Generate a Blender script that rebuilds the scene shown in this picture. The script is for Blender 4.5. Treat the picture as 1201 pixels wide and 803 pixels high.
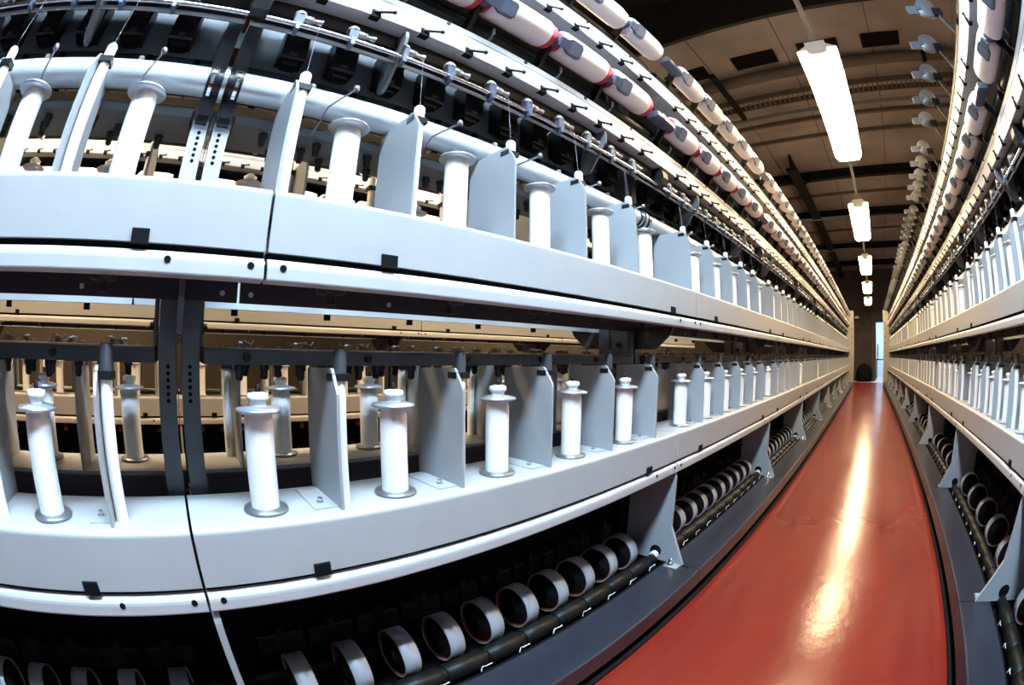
import bpy, math, random
from mathutils import Matrix, Vector

for o in list(bpy.data.objects):
    bpy.data.objects.remove(o)
C = bpy.context.scene.collection
sc = bpy.context.scene
random.seed(7)
PI = math.pi

# ------------------------------------------------------------------ units
# one design unit = distance from the lens to the tray fronts (0.65 m);
# w is height above the lens, FL the lens height above the floor
S = 0.65
FL = 1.33
def Z(w): return (w + FL) * S

# ------------------------------------------------------------------ camera
cam = bpy.data.cameras.new('camera')
camo = bpy.data.objects.new('camera', cam)
C.objects.link(camo)
cam.type = 'PANO'
try:
    cam.panorama_type = 'FISHEYE_EQUISOLID'; pc = cam
except Exception:
    pc = cam.cycles; pc.panorama_type = 'FISHEYE_EQUISOLID'
cam.sensor_fit = 'HORIZONTAL'
cam.sensor_width = 36.0
cam.sensor_height = 36.0 * 803 / 1201
pc.fisheye_lens = 528.58 / 1201 * 36.0
pc.fisheye_fov = math.radians(230)
cam.clip_start = 0.01
yaw, pitch, roll = math.radians(46.656), math.radians(1.3775), math.radians(0.8243)
F = Vector((-math.sin(yaw) * math.cos(pitch), math.cos(yaw) * math.cos(pitch), math.sin(pitch)))
r0 = Vector((math.cos(yaw), math.sin(yaw), 0)); u0 = r0.cross(F)
rt = math.cos(roll) * r0 + math.sin(roll) * u0
up = -math.sin(roll) * r0 + math.cos(roll) * u0
m = Matrix((rt, up, -F)).transposed().to_4x4()
m.translation = Vector((0, 0, Z(0)))
camo.matrix_world = m
sc.camera = camo

# ------------------------------------------------------------------ world, exposure
wd = bpy.data.worlds.new('world'); sc.world = wd
wd.use_nodes = True
wd.node_tree.nodes['Background'].inputs[0].default_value = (0.5, 0.6, 0.75, 1)
wd.node_tree.nodes['Background'].inputs[1].default_value = 0.004
sc.view_settings.view_transform = 'Standard'
sc.view_settings.look = 'None'
sc.view_settings.exposure = 0.02
sc.view_settings.gamma = 1.0
sc.view_settings.use_curve_mapping = False

COOL_LAMP, WARM_LAMP = 148.0, 62.0
# ------------------------------------------------------------------ materials
MATS = {}
def mat(name, col, rough=0.5, metal=0.0, var=0.0, scale=30.0, bump=0.0, emit=None, strength=0.0, coat=0.0, spec=0.5):
    if name in MATS: return MATS[name]
    mt = bpy.data.materials.new(name); mt.use_nodes = True
    nt = mt.node_tree; b = nt.nodes['Principled BSDF']
    b.inputs['Base Color'].default_value = (*col, 1)
    b.inputs['Roughness'].default_value = rough
    b.inputs['Metallic'].default_value = metal
    b.inputs['Coat Weight'].default_value = coat
    b.inputs['Specular IOR Level'].default_value = spec
    if emit:
        b.inputs['Emission Color'].default_value = (*emit, 1)
        b.inputs['Emission Strength'].default_value = strength
    if var > 0 or bump > 0:
        tc = nt.nodes.new('ShaderNodeTexCoord')
        n = nt.nodes.new('ShaderNodeTexNoise'); n.inputs['Scale'].default_value = scale
        n.inputs['Detail'].default_value = 5
        nt.links.new(tc.outputs['Object'], n.inputs['Vector'])
        if var > 0:
            r = nt.nodes.new('ShaderNodeValToRGB')
            r.color_ramp.elements[0].position = 0.3; r.color_ramp.elements[1].position = 0.7
            r.color_ramp.elements[0].color = (*[c * (1 - var) for c in col], 1)
            r.color_ramp.elements[1].color = (*[min(1, c * (1 + var)) for c in col], 1)
            nt.links.new(n.outputs['Fac'], r.inputs['Fac'])
            nt.links.new(r.outputs['Color'], b.inputs['Base Color'])
        if bump > 0:
            bp = nt.nodes.new('ShaderNodeBump'); bp.inputs['Strength'].default_value = bump
            bp.inputs['Distance'].default_value = 0.01
            nt.links.new(n.outputs['Fac'], bp.inputs['Height'])
            nt.links.new(bp.outputs['Normal'], b.inputs['Normal'])
    MATS[name] = mt
    return mt

WHITE = mat('white_paint', (0.37, 0.375, 0.38), 0.38, var=0.03, scale=14)
LIP = mat('lip_paint', (0.44, 0.445, 0.45), 0.32, var=0.03, scale=14)
PLATE = mat('plate_paint', (0.30, 0.315, 0.33), 0.42, var=0.04, scale=9)
SLATE = mat('slate_paint', (0.042, 0.045, 0.056), 0.45, var=0.12, scale=25)
POST = mat('post_paint', (0.075, 0.081, 0.095), 0.42, var=0.06, scale=20)
UNDER = mat('under_paint_shade', (0.04, 0.037, 0.048), 0.5, var=0.1, scale=18)
GREY = mat('grey_paint', (0.10, 0.105, 0.113), 0.45, var=0.05, scale=16)
PLINTH = mat('plinth_paint', (0.019, 0.022, 0.034), 0.33, var=0.18, scale=40)
BLACK = mat('black_plastic', (0.006, 0.006, 0.007), 0.45, var=0.2, scale=30, spec=0.3)
MATTE = mat('matte_black', (0.005, 0.005, 0.006), 0.8, var=0.1, scale=20, spec=0.1)
ROLLER = mat('roller_rubber', (0.006, 0.006, 0.006), 0.45, var=0.15, scale=40, spec=0.2)
SILVER = mat('brushed_aluminium', (0.62, 0.65, 0.70), 0.28, 0.9, var=0.05, scale=60)
CHROME = mat('chrome', (0.75, 0.76, 0.78), 0.12, 1.0, var=0.02, scale=50)
PIPE = mat('galvanised_pipe', (0.66, 0.70, 0.74), 0.3, 0.35, var=0.05, scale=12)
YARN = mat('white_yarn', (0.86, 0.86, 0.87), 0.55, var=0.02, scale=120, bump=0.05)
YARNP = mat('package_yarn', (0.84, 0.83, 0.84), 0.6, var=0.02, scale=150, bump=0.08)
RED = mat('red_tube', (0.55, 0.03, 0.05), 0.4, var=0.1, scale=30)
PADDLE = mat('blue_grey_plastic', (0.055, 0.07, 0.11), 0.35, var=0.08, scale=30)
CAPW = mat('white_plastic', (0.82, 0.82, 0.80), 0.35, var=0.02, scale=30)
CREAM = mat('cream_plastic', (0.26, 0.24, 0.17), 0.4, var=0.05, scale=30)
SPOOL = mat('spool_silver', (0.60, 0.64, 0.72), 0.30, 0.6, var=0.06, scale=50)
CORE = mat('red_core', (0.25, 0.04, 0.025), 0.5, var=0.15, scale=30)
BROWN = mat('brown_guide', (0.20, 0.08, 0.04), 0.4, var=0.2, scale=40)
PINK = mat('pink_ceramic', (0.30, 0.16, 0.20), 0.25, var=0.05, scale=40)
ENDP = mat('end_panel_paint', (0.45, 0.43, 0.39), 0.45, var=0.03, scale=8)
THREAD = mat('thread', (0.45, 0.45, 0.47), 0.6, var=0.02, scale=100)
FEEL = mat('feeler_steel', (0.30, 0.31, 0.33), 0.35, 0.8, var=0.05, scale=40)
HOLE = mat('dark_hole', (0.005, 0.005, 0.005), 0.8, var=0.1, scale=20, spec=0.08)
SLOTLIGHT = mat('white_slot_light', (0.75, 0.75, 0.74), 0.4, var=0.03, scale=20)
STEEL = mat('dark_steel', (0.006, 0.005, 0.005), 0.7, var=0.2, scale=10, spec=0.12)
DUCT = mat('brown_duct', (0.08, 0.06, 0.05), 0.6, var=0.15, scale=8)
CONDUIT = mat('conduit_grey', (0.17, 0.165, 0.165), 0.5, var=0.05, scale=10)
LAMPBODY = mat('lamp_housing', (0.70, 0.70, 0.68), 0.4, var=0.02, scale=10)
TUBEC = mat('cool_tube', (0.9, 0.9, 0.9), 0.4, emit=(0.58, 0.79, 1.0), strength=COOL_LAMP)
TUBEW = mat('warm_tube', (0.9, 0.9, 0.9), 0.4, emit=(1.0, 0.74, 0.43), strength=WARM_LAMP)

def floor_material():
    mt = bpy.data.materials.new('red_floor_paint'); mt.use_nodes = True
    nt = mt.node_tree; b = nt.nodes['Principled BSDF']; L = nt.links.new
    tc = nt.nodes.new('ShaderNodeTexCoord')
    n1 = nt.nodes.new('ShaderNodeTexNoise'); n1.inputs['Scale'].default_value = 2.2; n1.inputs['Detail'].default_value = 8
    n1.inputs['Roughness'].default_value = 0.65
    mp = nt.nodes.new('ShaderNodeMapping'); mp.inputs['Scale'].default_value = (1.0, 0.4, 1.0)
    L(tc.outputs['Object'], mp.inputs['Vector']); L(mp.outputs['Vector'], n1.inputs['Vector'])
    r = nt.nodes.new('ShaderNodeValToRGB')
    e = r.color_ramp.elements
    e[0].position = 0.32; e[0].color = (0.145, 0.012, 0.008, 1)
    e[1].position = 0.72; e[1].color = (0.205, 0.020, 0.0125, 1)
    L(n1.outputs['Fac'], r.inputs['Fac'])
    n2 = nt.nodes.new('ShaderNodeTexNoise'); n2.inputs['Scale'].default_value = 38; n2.inputs['Detail'].default_value = 6
    L(tc.outputs['Object'], n2.inputs['Vector'])
    r2 = nt.nodes.new('ShaderNodeValToRGB')
    r2.color_ramp.elements[0].position = 0.60; r2.color_ramp.elements[0].color = (0, 0, 0, 1)
    r2.color_ramp.elements[1].position = 0.76; r2.color_ramp.elements[1].color = (1, 1, 1, 1)
    L(n2.outputs['Fac'], r2.inputs['Fac'])
    mx = nt.nodes.new('ShaderNodeMix'); mx.data_type = 'RGBA'
    L(r2.outputs['Color'], mx.inputs['Factor']); L(r.outputs['Color'], mx.inputs['A'])
    mx.inputs['B'].default_value = (0.13, 0.018, 0.013, 1)
    L(mx.outputs['Result'], b.inputs['Base Color'])
    rr = nt.nodes.new('ShaderNodeMapRange'); rr.inputs['To Min'].default_value = 0.10; rr.inputs['To Max'].default_value = 0.30
    L(n1.outputs['Fac'], rr.inputs['Value']); L(rr.outputs['Result'], b.inputs['Roughness'])
    bp = nt.nodes.new('ShaderNodeBump'); bp.inputs['Strength'].default_value = 0.3; bp.inputs['Distance'].default_value = 0.003
    n3 = nt.nodes.new('ShaderNodeTexNoise'); n3.inputs['Scale'].default_value = 26; n3.inputs['Detail'].default_value = 7
    L(tc.outputs['Object'], n3.inputs['Vector'])
    L(n3.outputs['Fac'], bp.inputs['Height']); L(bp.outputs['Normal'], b.inputs['Normal'])
    b.inputs['Specular IOR Level'].default_value = 0.36
    return mt
FLOOR = floor_material()
JOINT = mat('joint_dirt', (0.035, 0.010, 0.008), 0.6, var=0.3, scale=20)

def ribbed(name, col, scale, axis=0, rough=0.6, depth=0.3):
    mt = bpy.data.materials.new(name); mt.use_nodes = True
    nt = mt.node_tree; b = nt.nodes['Principled BSDF']; L = nt.links.new
    tc = nt.nodes.new('ShaderNodeTexCoord')
    w = nt.nodes.new('ShaderNodeTexWave'); w.bands_direction = 'XYZ'[axis]; w.inputs['Scale'].default_value = scale
    w.inputs['Distortion'].default_value = 0.0
    L(tc.outputs['Object'], w.inputs['Vector'])
    n = nt.nodes.new('ShaderNodeTexNoise'); n.inputs['Scale'].default_value = 1.6; n.inputs['Detail'].default_value = 6
    L(tc.outputs['Object'], n.inputs['Vector'])
    r = nt.nodes.new('ShaderNodeValToRGB')
    r.color_ramp.elements[0].position = 0.3; r.color_ramp.elements[0].color = (*[c * 0.72 for c in col], 1)
    r.color_ramp.elements[1].position = 0.7; r.color_ramp.elements[1].color = (*[c * 1.15 for c in col], 1)
    L(n.outputs['Fac'], r.inputs['Fac']); L(r.outputs['Color'], b.inputs['Base Color'])
    bp = nt.nodes.new('ShaderNodeBump'); bp.inputs['Strength'].default_value = depth; bp.inputs['Distance'].default_value = 0.01
    L(w.outputs['Fac'], bp.inputs['Height']); L(bp.outputs['Normal'], b.inputs['Normal'])
    b.inputs['Roughness'].default_value = rough
    return mt
CEIL = ribbed('ceiling_panel', (0.27, 0.24, 0.23), 16.0)
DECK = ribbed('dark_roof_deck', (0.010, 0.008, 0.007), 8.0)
WALLW = mat('wall_plaster', (0.07, 0.057, 0.045), 0.8, var=0.08, scale=4, bump=0.1)
WALLD = mat('wall_dark', (0.055, 0.05, 0.05), 0.75, var=0.2, scale=5, bump=0.1)
WALLB = mat('brick_dark', (0.05, 0.036, 0.036), 0.8, var=0.35, scale=5, bump=0.2)
WALLBLUE = mat('pale_blue_wall', (0.40, 0.44, 0.45), 0.7, var=0.05, scale=4)
CONCRETE = mat('concrete', (0.42, 0.38, 0.36), 0.5, var=0.15, scale=8, bump=0.1)

# ------------------------------------------------------------------ mesh builder (coordinates in design units)
class MB:
    def __init__(s):
        s.v = []; s.f = []; s.m = []; s.sm = []; s.mats = []
    def mi(s, mt):
        if mt not in s.mats: s.mats.append(mt)
        return s.mats.index(mt)
    def add(s, vs, fs, mt, smooth=False):
        b = len(s.v); s.v += [tuple(x) for x in vs]; i = s.mi(mt)
        for f in fs:
            s.f.append([b + q for q in f]); s.m.append(i); s.sm.append(smooth)
        return s
    def box(s, u0, u1, v0, v1, w0, w1, mt, bev=0.0):
        if bev > 0:
            return s.prism([(u0 + bev, w0), (u1 - bev, w0), (u1, w0 + bev), (u1, w1 - bev), (u1 - bev, w1), (u0 + bev, w1), (u0, w1 - bev), (u0, w0 + bev)], v0, v1, mt)
        vs = [(u0, v0, w0), (u1, v0, w0), (u1, v1, w0), (u0, v1, w0), (u0, v0, w1), (u1, v0, w1), (u1, v1, w1), (u0, v1, w1)]
        return s.add(vs, [(3, 2, 1, 0), (4, 5, 6, 7), (0, 1, 5, 4), (1, 2, 6, 5), (2, 3, 7, 6), (3, 0, 4, 7)], mt)
    def prism(s, poly, v0, v1, mt, smooth=False):            # polygon in (u, w), extruded along v
        n = len(poly)
        a = sum(poly[i][0] * poly[(i + 1) % n][1] - poly[(i + 1) % n][0] * poly[i][1] for i in range(n))
        if a < 0: poly = poly[::-1]
        vs = [(p[0], v0, p[1]) for p in poly] + [(p[0], v1, p[1]) for p in poly]
        fs = [tuple((i, (i + 1) % n, n + (i + 1) % n, n + i))[::1] for i in range(n)]
        s.add(vs, fs, mt, smooth)
        s.add(vs, [tuple(range(n))[::1], tuple(range(2 * n - 1, n - 1, -1))], mt)
        return s
    def lathe(s, prof, mt, c=(0, 0, 0), axis='w', n=20, smooth=True, caps=True):   # prof: (r, t)
        vs = []; fs = []
        for (r, t) in prof:
            for k in range(n):
                a = 2 * PI * k / n; p, q = r * math.cos(a), r * math.sin(a)
                if axis == 'w': vs.append((c[0] + p, c[1] + q, c[2] + t))
                elif axis == 'v': vs.append((c[0] + q, c[1] + t, c[2] + p))
                else: vs.append((c[0] + t, c[1] + p, c[2] + q))
        for j in range(len(prof) - 1):
            for k in range(n):
                fs.append((j * n + k, j * n + (k + 1) % n, (j + 1) * n + (k + 1) % n, (j + 1) * n + k))
        s.add(vs, fs, mt, smooth)
        if caps:
            e = (len(prof) - 1) * n
            s.add(vs, [tuple(range(n))[::-1], tuple(range(e, e + n))], mt)
        return s
    def cyl(s, r, c, t0, t1, mt, axis='w', n=16):
        return s.lathe([(r, t0), (r, t1)], mt, c, axis, n)
    def tube(s, pts, r, mt, n=6):
        P = [Vector(p) for p in pts]; vs = []; fs = []
        for i, p in enumerate(P):
            d = (P[min(i + 1, len(P) - 1)] - P[max(i - 1, 0)]).normalized()
            a = Vector((0, 0, 1)) if abs(d.z) < 0.9 else Vector((1, 0, 0))
            x = d.cross(a).normalized(); y = d.cross(x)
            for k in range(n):
                t = 2 * PI * k / n; vs.append(p + r * (math.cos(t) * x + math.sin(t) * y))
        for i in range(len(P) - 1):
            for k in range(n):
                fs.append((i * n + k, i * n + (k + 1) % n, (i + 1) * n + (k + 1) % n, (i + 1) * n + k))
        s.add(vs, fs, mt, True)
        e = (len(P) - 1) * n
        return s.add(vs, [tuple(range(n))[::-1], tuple(range(e, e + n))], mt)
    def ball(s, r, c, mt, n=8):
        pr = [(r * math.sin(PI * (j + 0.02) / 6.04), -r * math.cos(PI * (j + 0.02) / 6.04)) for j in range(7)]
        return s.lathe(pr, mt, c, 'w', n)
    def merge(s, o, off=(0, 0, 0)):
        b = len(s.v); s.v += [(p[0] + off[0], p[1] + off[1], p[2] + off[2]) for p in o.v]
        mp = [s.mi(x) for x in o.mats]
        s.f += [[b + q for q in f] for f in o.f]; s.m += [mp[x] for x in o.m]; s.sm += o.sm
        return s
    def mesh(s, name):
        me = bpy.data.meshes.new(name)
        me.from_pydata([(p[0] * S, p[1] * S, p[2] * S) for p in s.v], [], s.f)
        for x in s.mats: me.materials.append(x)
        me.polygons.foreach_set('material_index', s.m)
        me.polygons.foreach_set('use_smooth', s.sm)
        me.update()
        import bmesh
        bm = bmesh.new(); bm.from_mesh(me)
        bmesh.ops.recalc_face_normals(bm, faces=bm.faces)
        bm.to_mesh(me); bm.free()
        return me

def ob(name, data, parent=None, loc=(0, 0, 0), rz=0.0, kind=None):
    o = bpy.data.objects.new(name, data); C.objects.link(o)
    o.location = loc
    if rz: o.rotation_euler = (0, 0, rz)
    if parent is not None: o.parent = parent
    if kind: o['kind'] = kind
    return o
def tag(o, label, cat, group=None):
    o['label'] = label; o['category'] = cat
    if group: o['group'] = group
    return o
def struct(name, mb, parent=None):
    o = ob(name, mb.mesh(name), parent)
    if parent is None: o['kind'] = 'structure'
    return o

# ------------------------------------------------------------------ room
X0, X1, Y0, Y1, CZ = -7.4, 6.2, -8.0, 26.0, 4.6
fl_o = struct('floor', MB().box(X0, X1, Y0, 24.4, -0.2 - FL, -FL, FLOOR)); fl_o.location.z = FL * S
# expansion joint lines recessed in the painted floor
struct('floor_threshold', MB().box(X0, X1, 24.4, 31.0, -0.2, -0.002, CONCRETE))
fj = MB()
for y in (3.9, 12.6, 20.9): fj.box(-0.78, 0.78, y - 0.008, y + 0.008, 0.0, 0.0006, JOINT)
struct('floor_joint', fj, fl_o)
cz = CZ + FL
ceil_o = struct('ceiling', MB().box(X0, X1, 5.2, Y1, cz + 0.02, cz + 0.17, STEEL))
cxs, cys = [X0, -3.6, -1.9, -0.5, 1.07, 2.7, X1], [5.2, 6.7, 7.9, 8.8, 10.2, 12.3, 15.7, 18.0, Y1]
for i in range(len(cxs) - 1):
    for j in range(len(cys) - 1):
        ob('ceiling_panel', MB().box(cxs[i] + 0.008, cxs[i + 1] - 0.008, cys[j] + 0.007, cys[j + 1] - 0.007, cz, cz + 0.02, CEIL).mesh('ceiling_panel'), ceil_o)
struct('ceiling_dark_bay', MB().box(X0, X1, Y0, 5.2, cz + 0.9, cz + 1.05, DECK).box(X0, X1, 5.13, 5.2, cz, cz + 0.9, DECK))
H = cz + 1.05
struct('wall_left', MB().box(X0 - 0.2, X0, Y0, Y1, -0.2, H, WALLW))
struct('wall_right', MB().box(X1, X1 + 0.2, Y0, Y1, -0.2, H, WALLW))
struct('wall_front', MB().box(X0, X1, Y0 - 0.2, Y0, -0.2, H, WALLW))
DT = 1.77 + FL
struct('wall_back', MB().box(X0, 0.21, Y1, Y1 + 0.2, 0, 2.4 + FL, WALLB).box(0.21, X1, Y1, Y1 + 0.2, DT + 0.1, 2.4 + FL, WALLD)
       .box(1.55, X1, Y1, Y1 + 0.2, 0, DT + 0.1, WALLD).box(X0, X1, Y1 - 0.1, Y1 + 0.2, 2.4 + FL, H, WALLD))
struct('trim_1', MB().box(0.2, 0.46, Y1 - 0.06, Y1 + 0.22, 0, 2.4 + FL, WALLW).box(0.46, 1.55, Y1 - 0.04, Y1 + 0.22, DT, DT + 0.1, WALLW)
       .box(1.5, 1.58, Y1 - 0.04, Y1 + 0.22, 0, DT, WALLW))
struct('wall_office', MB().box(-0.6, 3.4, 30.8, 31.0, 0, 4.0, WALLBLUE).box(-0.7, -0.6, Y1 + 0.2, 31, 0, 4, WALLBLUE).box(3.4, 3.5, Y1 + 0.2, 31, 0, 4, WALLBLUE))
struct('ceiling_office', MB().box(-0.7, 3.5, Y1 + 0.2, 31, 4.0, 4.1, WALLW))

# ceiling steel and services (each hangs from or is fixed to the roof)
def steel(name, mb, label, cat, group=None):
    return tag(ob(name, mb.mesh(name)), label, cat, group)
for y, txt in ((11.3, 'nearest the square vents'), (14.75, 'over the middle of the aisle'), (19.5, 'beyond the middle of the aisle'), (23.2, 'closest to the end wall')):
    steel('roof_beam', MB().box(X0, X1, y - 0.02, y + 0.02, cz - 0.24, cz, STEEL)
          .box(X0, X1, y - 0.085, y + 0.085, cz - 0.26, cz - 0.235, STEEL), 'black steel roof beam crossing the aisle, ' + txt, 'beam')
for y in (8.4, 9.2, 13.1, 17.2):
    steel('purlin', MB().box(X0, X1, y - 0.035, y + 0.035, cz - 0.07, cz, DUCT), 'thin brown ribbed purlin under the ceiling panels', 'purlin', 'thin purlins across the ceiling')
gd = MB().box(-1.62, -1.34, 10.05, Y1 - 0.1, cz - 0.40, cz - 0.34, STEEL).box(-1.51, -1.45, 10.05, Y1 - 0.1, cz - 0.34, cz, STEEL)
gr = tag(ob('roof_girder', gd.mesh('roof_girder')), 'thick black steel girder running lengthwise under the ceiling', 'girder')
for y in (11.3, 14.75):
    for sx in (-1, 1):
        ob('knee_brace', MB().tube([(-1.48 + sx * 0.12, y - 0.1, cz - 0.36), (-1.48 + sx * 0.6, y - 0.1, cz - 0.05)], 0.03, STEEL, 5).mesh('knee_brace'), gr)
dm = MB().cyl(0.10, (0, 6.5, cz - 0.12), X0, X1, DUCT, 'u', 16)
dm = ob('air_duct', dm.mesh('air_duct')); tag(dm, 'round brown duct crossing the ceiling beside the dark vents', 'duct')
for x in (-3, 2.0): ob('coupling', MB().cyl(0.118, (x, 6.5, cz - 0.12), -0.04, 0.04, STEEL, 'u', 16).mesh('coupling'), dm)
ct = MB().box(X0, X1, 7.05, 7.08, cz - 0.22, cz - 0.12, DUCT).box(X0, X1, 7.34, 7.37, cz - 0.22, cz - 0.12, DUCT)
ct = ob('cable_tray', ct.mesh('cable_tray')); tag(ct, 'perforated cable tray crossing the ceiling behind the round duct', 'cable tray')
rung = MB().box(-0.012, 0.012, 7.08, 7.34, cz - 0.21, cz - 0.19, DUCT).mesh('rung')
for i in range(60): ob('rung', rung, ct, ((-3.0 + i * 0.1) * S, 0, 0))
steel('conduit', MB().box(X0, X1, 7.66, 7.74, cz - 0.28, cz - 0.20, CONDUIT), 'light grey conduit bar crossing the ceiling behind the cable tray', 'conduit')
steel('conduit', MB().box(X0, 0.0, 14.3, 14.38, cz - 0.42, cz - 0.34, CONDUIT), 'light grey conduit bar below the roof beam over the middle of the aisle', 'conduit')
steel('conduit', MB().box(X0, 0.0, 18.9, 18.98, cz - 0.42, cz - 0.34, CONDUIT), 'light grey conduit bar beyond the middle of the aisle', 'conduit')
steel('ladder_bracket', MB().box(-1.87, -1.78, 5.9, 7.5, cz - 0.33, cz - 0.25, STEEL), 'black slotted steel bar hung beneath the roof duct', 'bracket')
for i, (x0, x1, t) in enumerate(((0.88, 1.6, 'above the disc holders'), (-0.27, 0.45, 'behind the long lamp'), (-1.45, -0.68, 'beside the slotted bar'), (-2.7, -1.95, 'above the white packages'))):
    v = ob('roof_vent', MB().box(x0, x1, 5.95, 6.3, cz - 0.03, cz - 0.005, STEEL).mesh('roof_vent'))
    tag(v, 'dark rectangular roof vent ' + t, 'vent')
    for j in range(5):
        ob('louvre', MB().box(x0 + 0.03, x1 - 0.03, 5.98 + j * 0.062, 6.0 + j * 0.062, cz - 0.05, cz - 0.03, STEEL).mesh('louvre'), v)
# ------------------------------------------------------------------ lamps
def lamp_meshes(tube):
    body = MB().prism([(-0.20, 0.056), (-0.10, 0.11), (0.10, 0.11), (0.20, 0.056)], -1.18, 1.18, LAMPBODY)
    diff = MB().prism([(-0.185, 0.055), (-0.19, 0.02), (-0.14, -0.035), (0.14, -0.035), (0.19, 0.02), (0.185, 0.055)], -1.15, 1.15, tube)
    cap = MB().prism([(-0.10, 0.115), (-0.10, 0.0), (-0.06, -0.02), (0.06, -0.02), (0.10, 0.0), (0.10, 0.115)], -0.03, 0.03, LAMPBODY)
    hang = MB().cyl(0.008, (0, 0, 0.11), 0.0, CZ - 2.45 - 0.11 - 0.02, STEEL, 'w', 6)
    return body.mesh('housing'), diff.mesh('diffuser'), cap.mesh('end_cap'), hang.mesh('hanger')
LC, LW = lamp_meshes(TUBEC), lamp_meshes(TUBEW)
def lamp(x, y, cool, label, group=None, z=2.45):
    r = ob('ceiling_lamp', None, None, (x * S, y * S, Z(z))); tag(r, label, 'lamp', group)
    b, d, c, h = LC if cool else LW
    ob('housing', b, r); ob('diffuser', d, r)
    for e in (-1, 1): ob('end_cap', c, r, (0, e * 1.19 * S, 0))
    if y > 6.5:
        for e in (-1, 1): ob('hanger', h, r, (0, e * 0.9 * S, 0))
ly = [4.55 + 4.4 * k for k in range(-1, 5)]
for k, y in enumerate(ly):
    lamp(0.03, y, k < 1, ['cool white tube lamp hung straight over the middle of the aisle start',
        'long glowing tube lamp above the red aisle, ahead of the roof duct', 'glowing tube lamp next after the long one over the red aisle',
        'glowing tube lamp third along the red aisle', 'glowing tube lamp fourth along the red aisle', 'glowing tube lamp closest to the end wall'][k])
for x, yy in ((-2.8, (-1.8, 2.6, 7.0, 11.4)), (-5.6, (-1.8, 7.0))):
    for y in yy: lamp(x, y, False, 'warm tube lamp over the aisle behind the machines', 'lamps over the rear aisles')
for y in (2.6, 7.0, 11.4): lamp(2.8, y, False, 'warm tube lamp over the aisle beyond the disc holder machine', 'lamps over the side aisle')
tag(ob('lamp_rail', MB().box(0.005, 0.055, -6.0, 23.2, 2.575 + FL, 2.62 + FL, CONDUIT).mesh('lamp_rail')), 'thin grey rail carrying the tube lamps above the aisle', 'rail')
lamp(1.2, 28.3, True, 'cool tube lamp inside the room behind the doorway')

# ------------------------------------------------------------------ machine modules
PITCH, SEC, P0 = 0.193, 2.16, 0.205
POS = [P0 + PITCH * i for i in range(10)]
LO, UP = -0.403, 0.363

def arc(cx, cy, r, a0, a1, n=5):
    return [(cx + r * math.cos(math.radians(a0 + (a1 - a0) * i / n)), cy + r * math.sin(math.radians(a0 + (a1 - a0) * i / n))) for i in range(n + 1)]

def W(mb):                              # section-level meshes: w=0 is the lens height, object origin on the floor
    return MB().merge(mb, (0, 0, FL))

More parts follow.
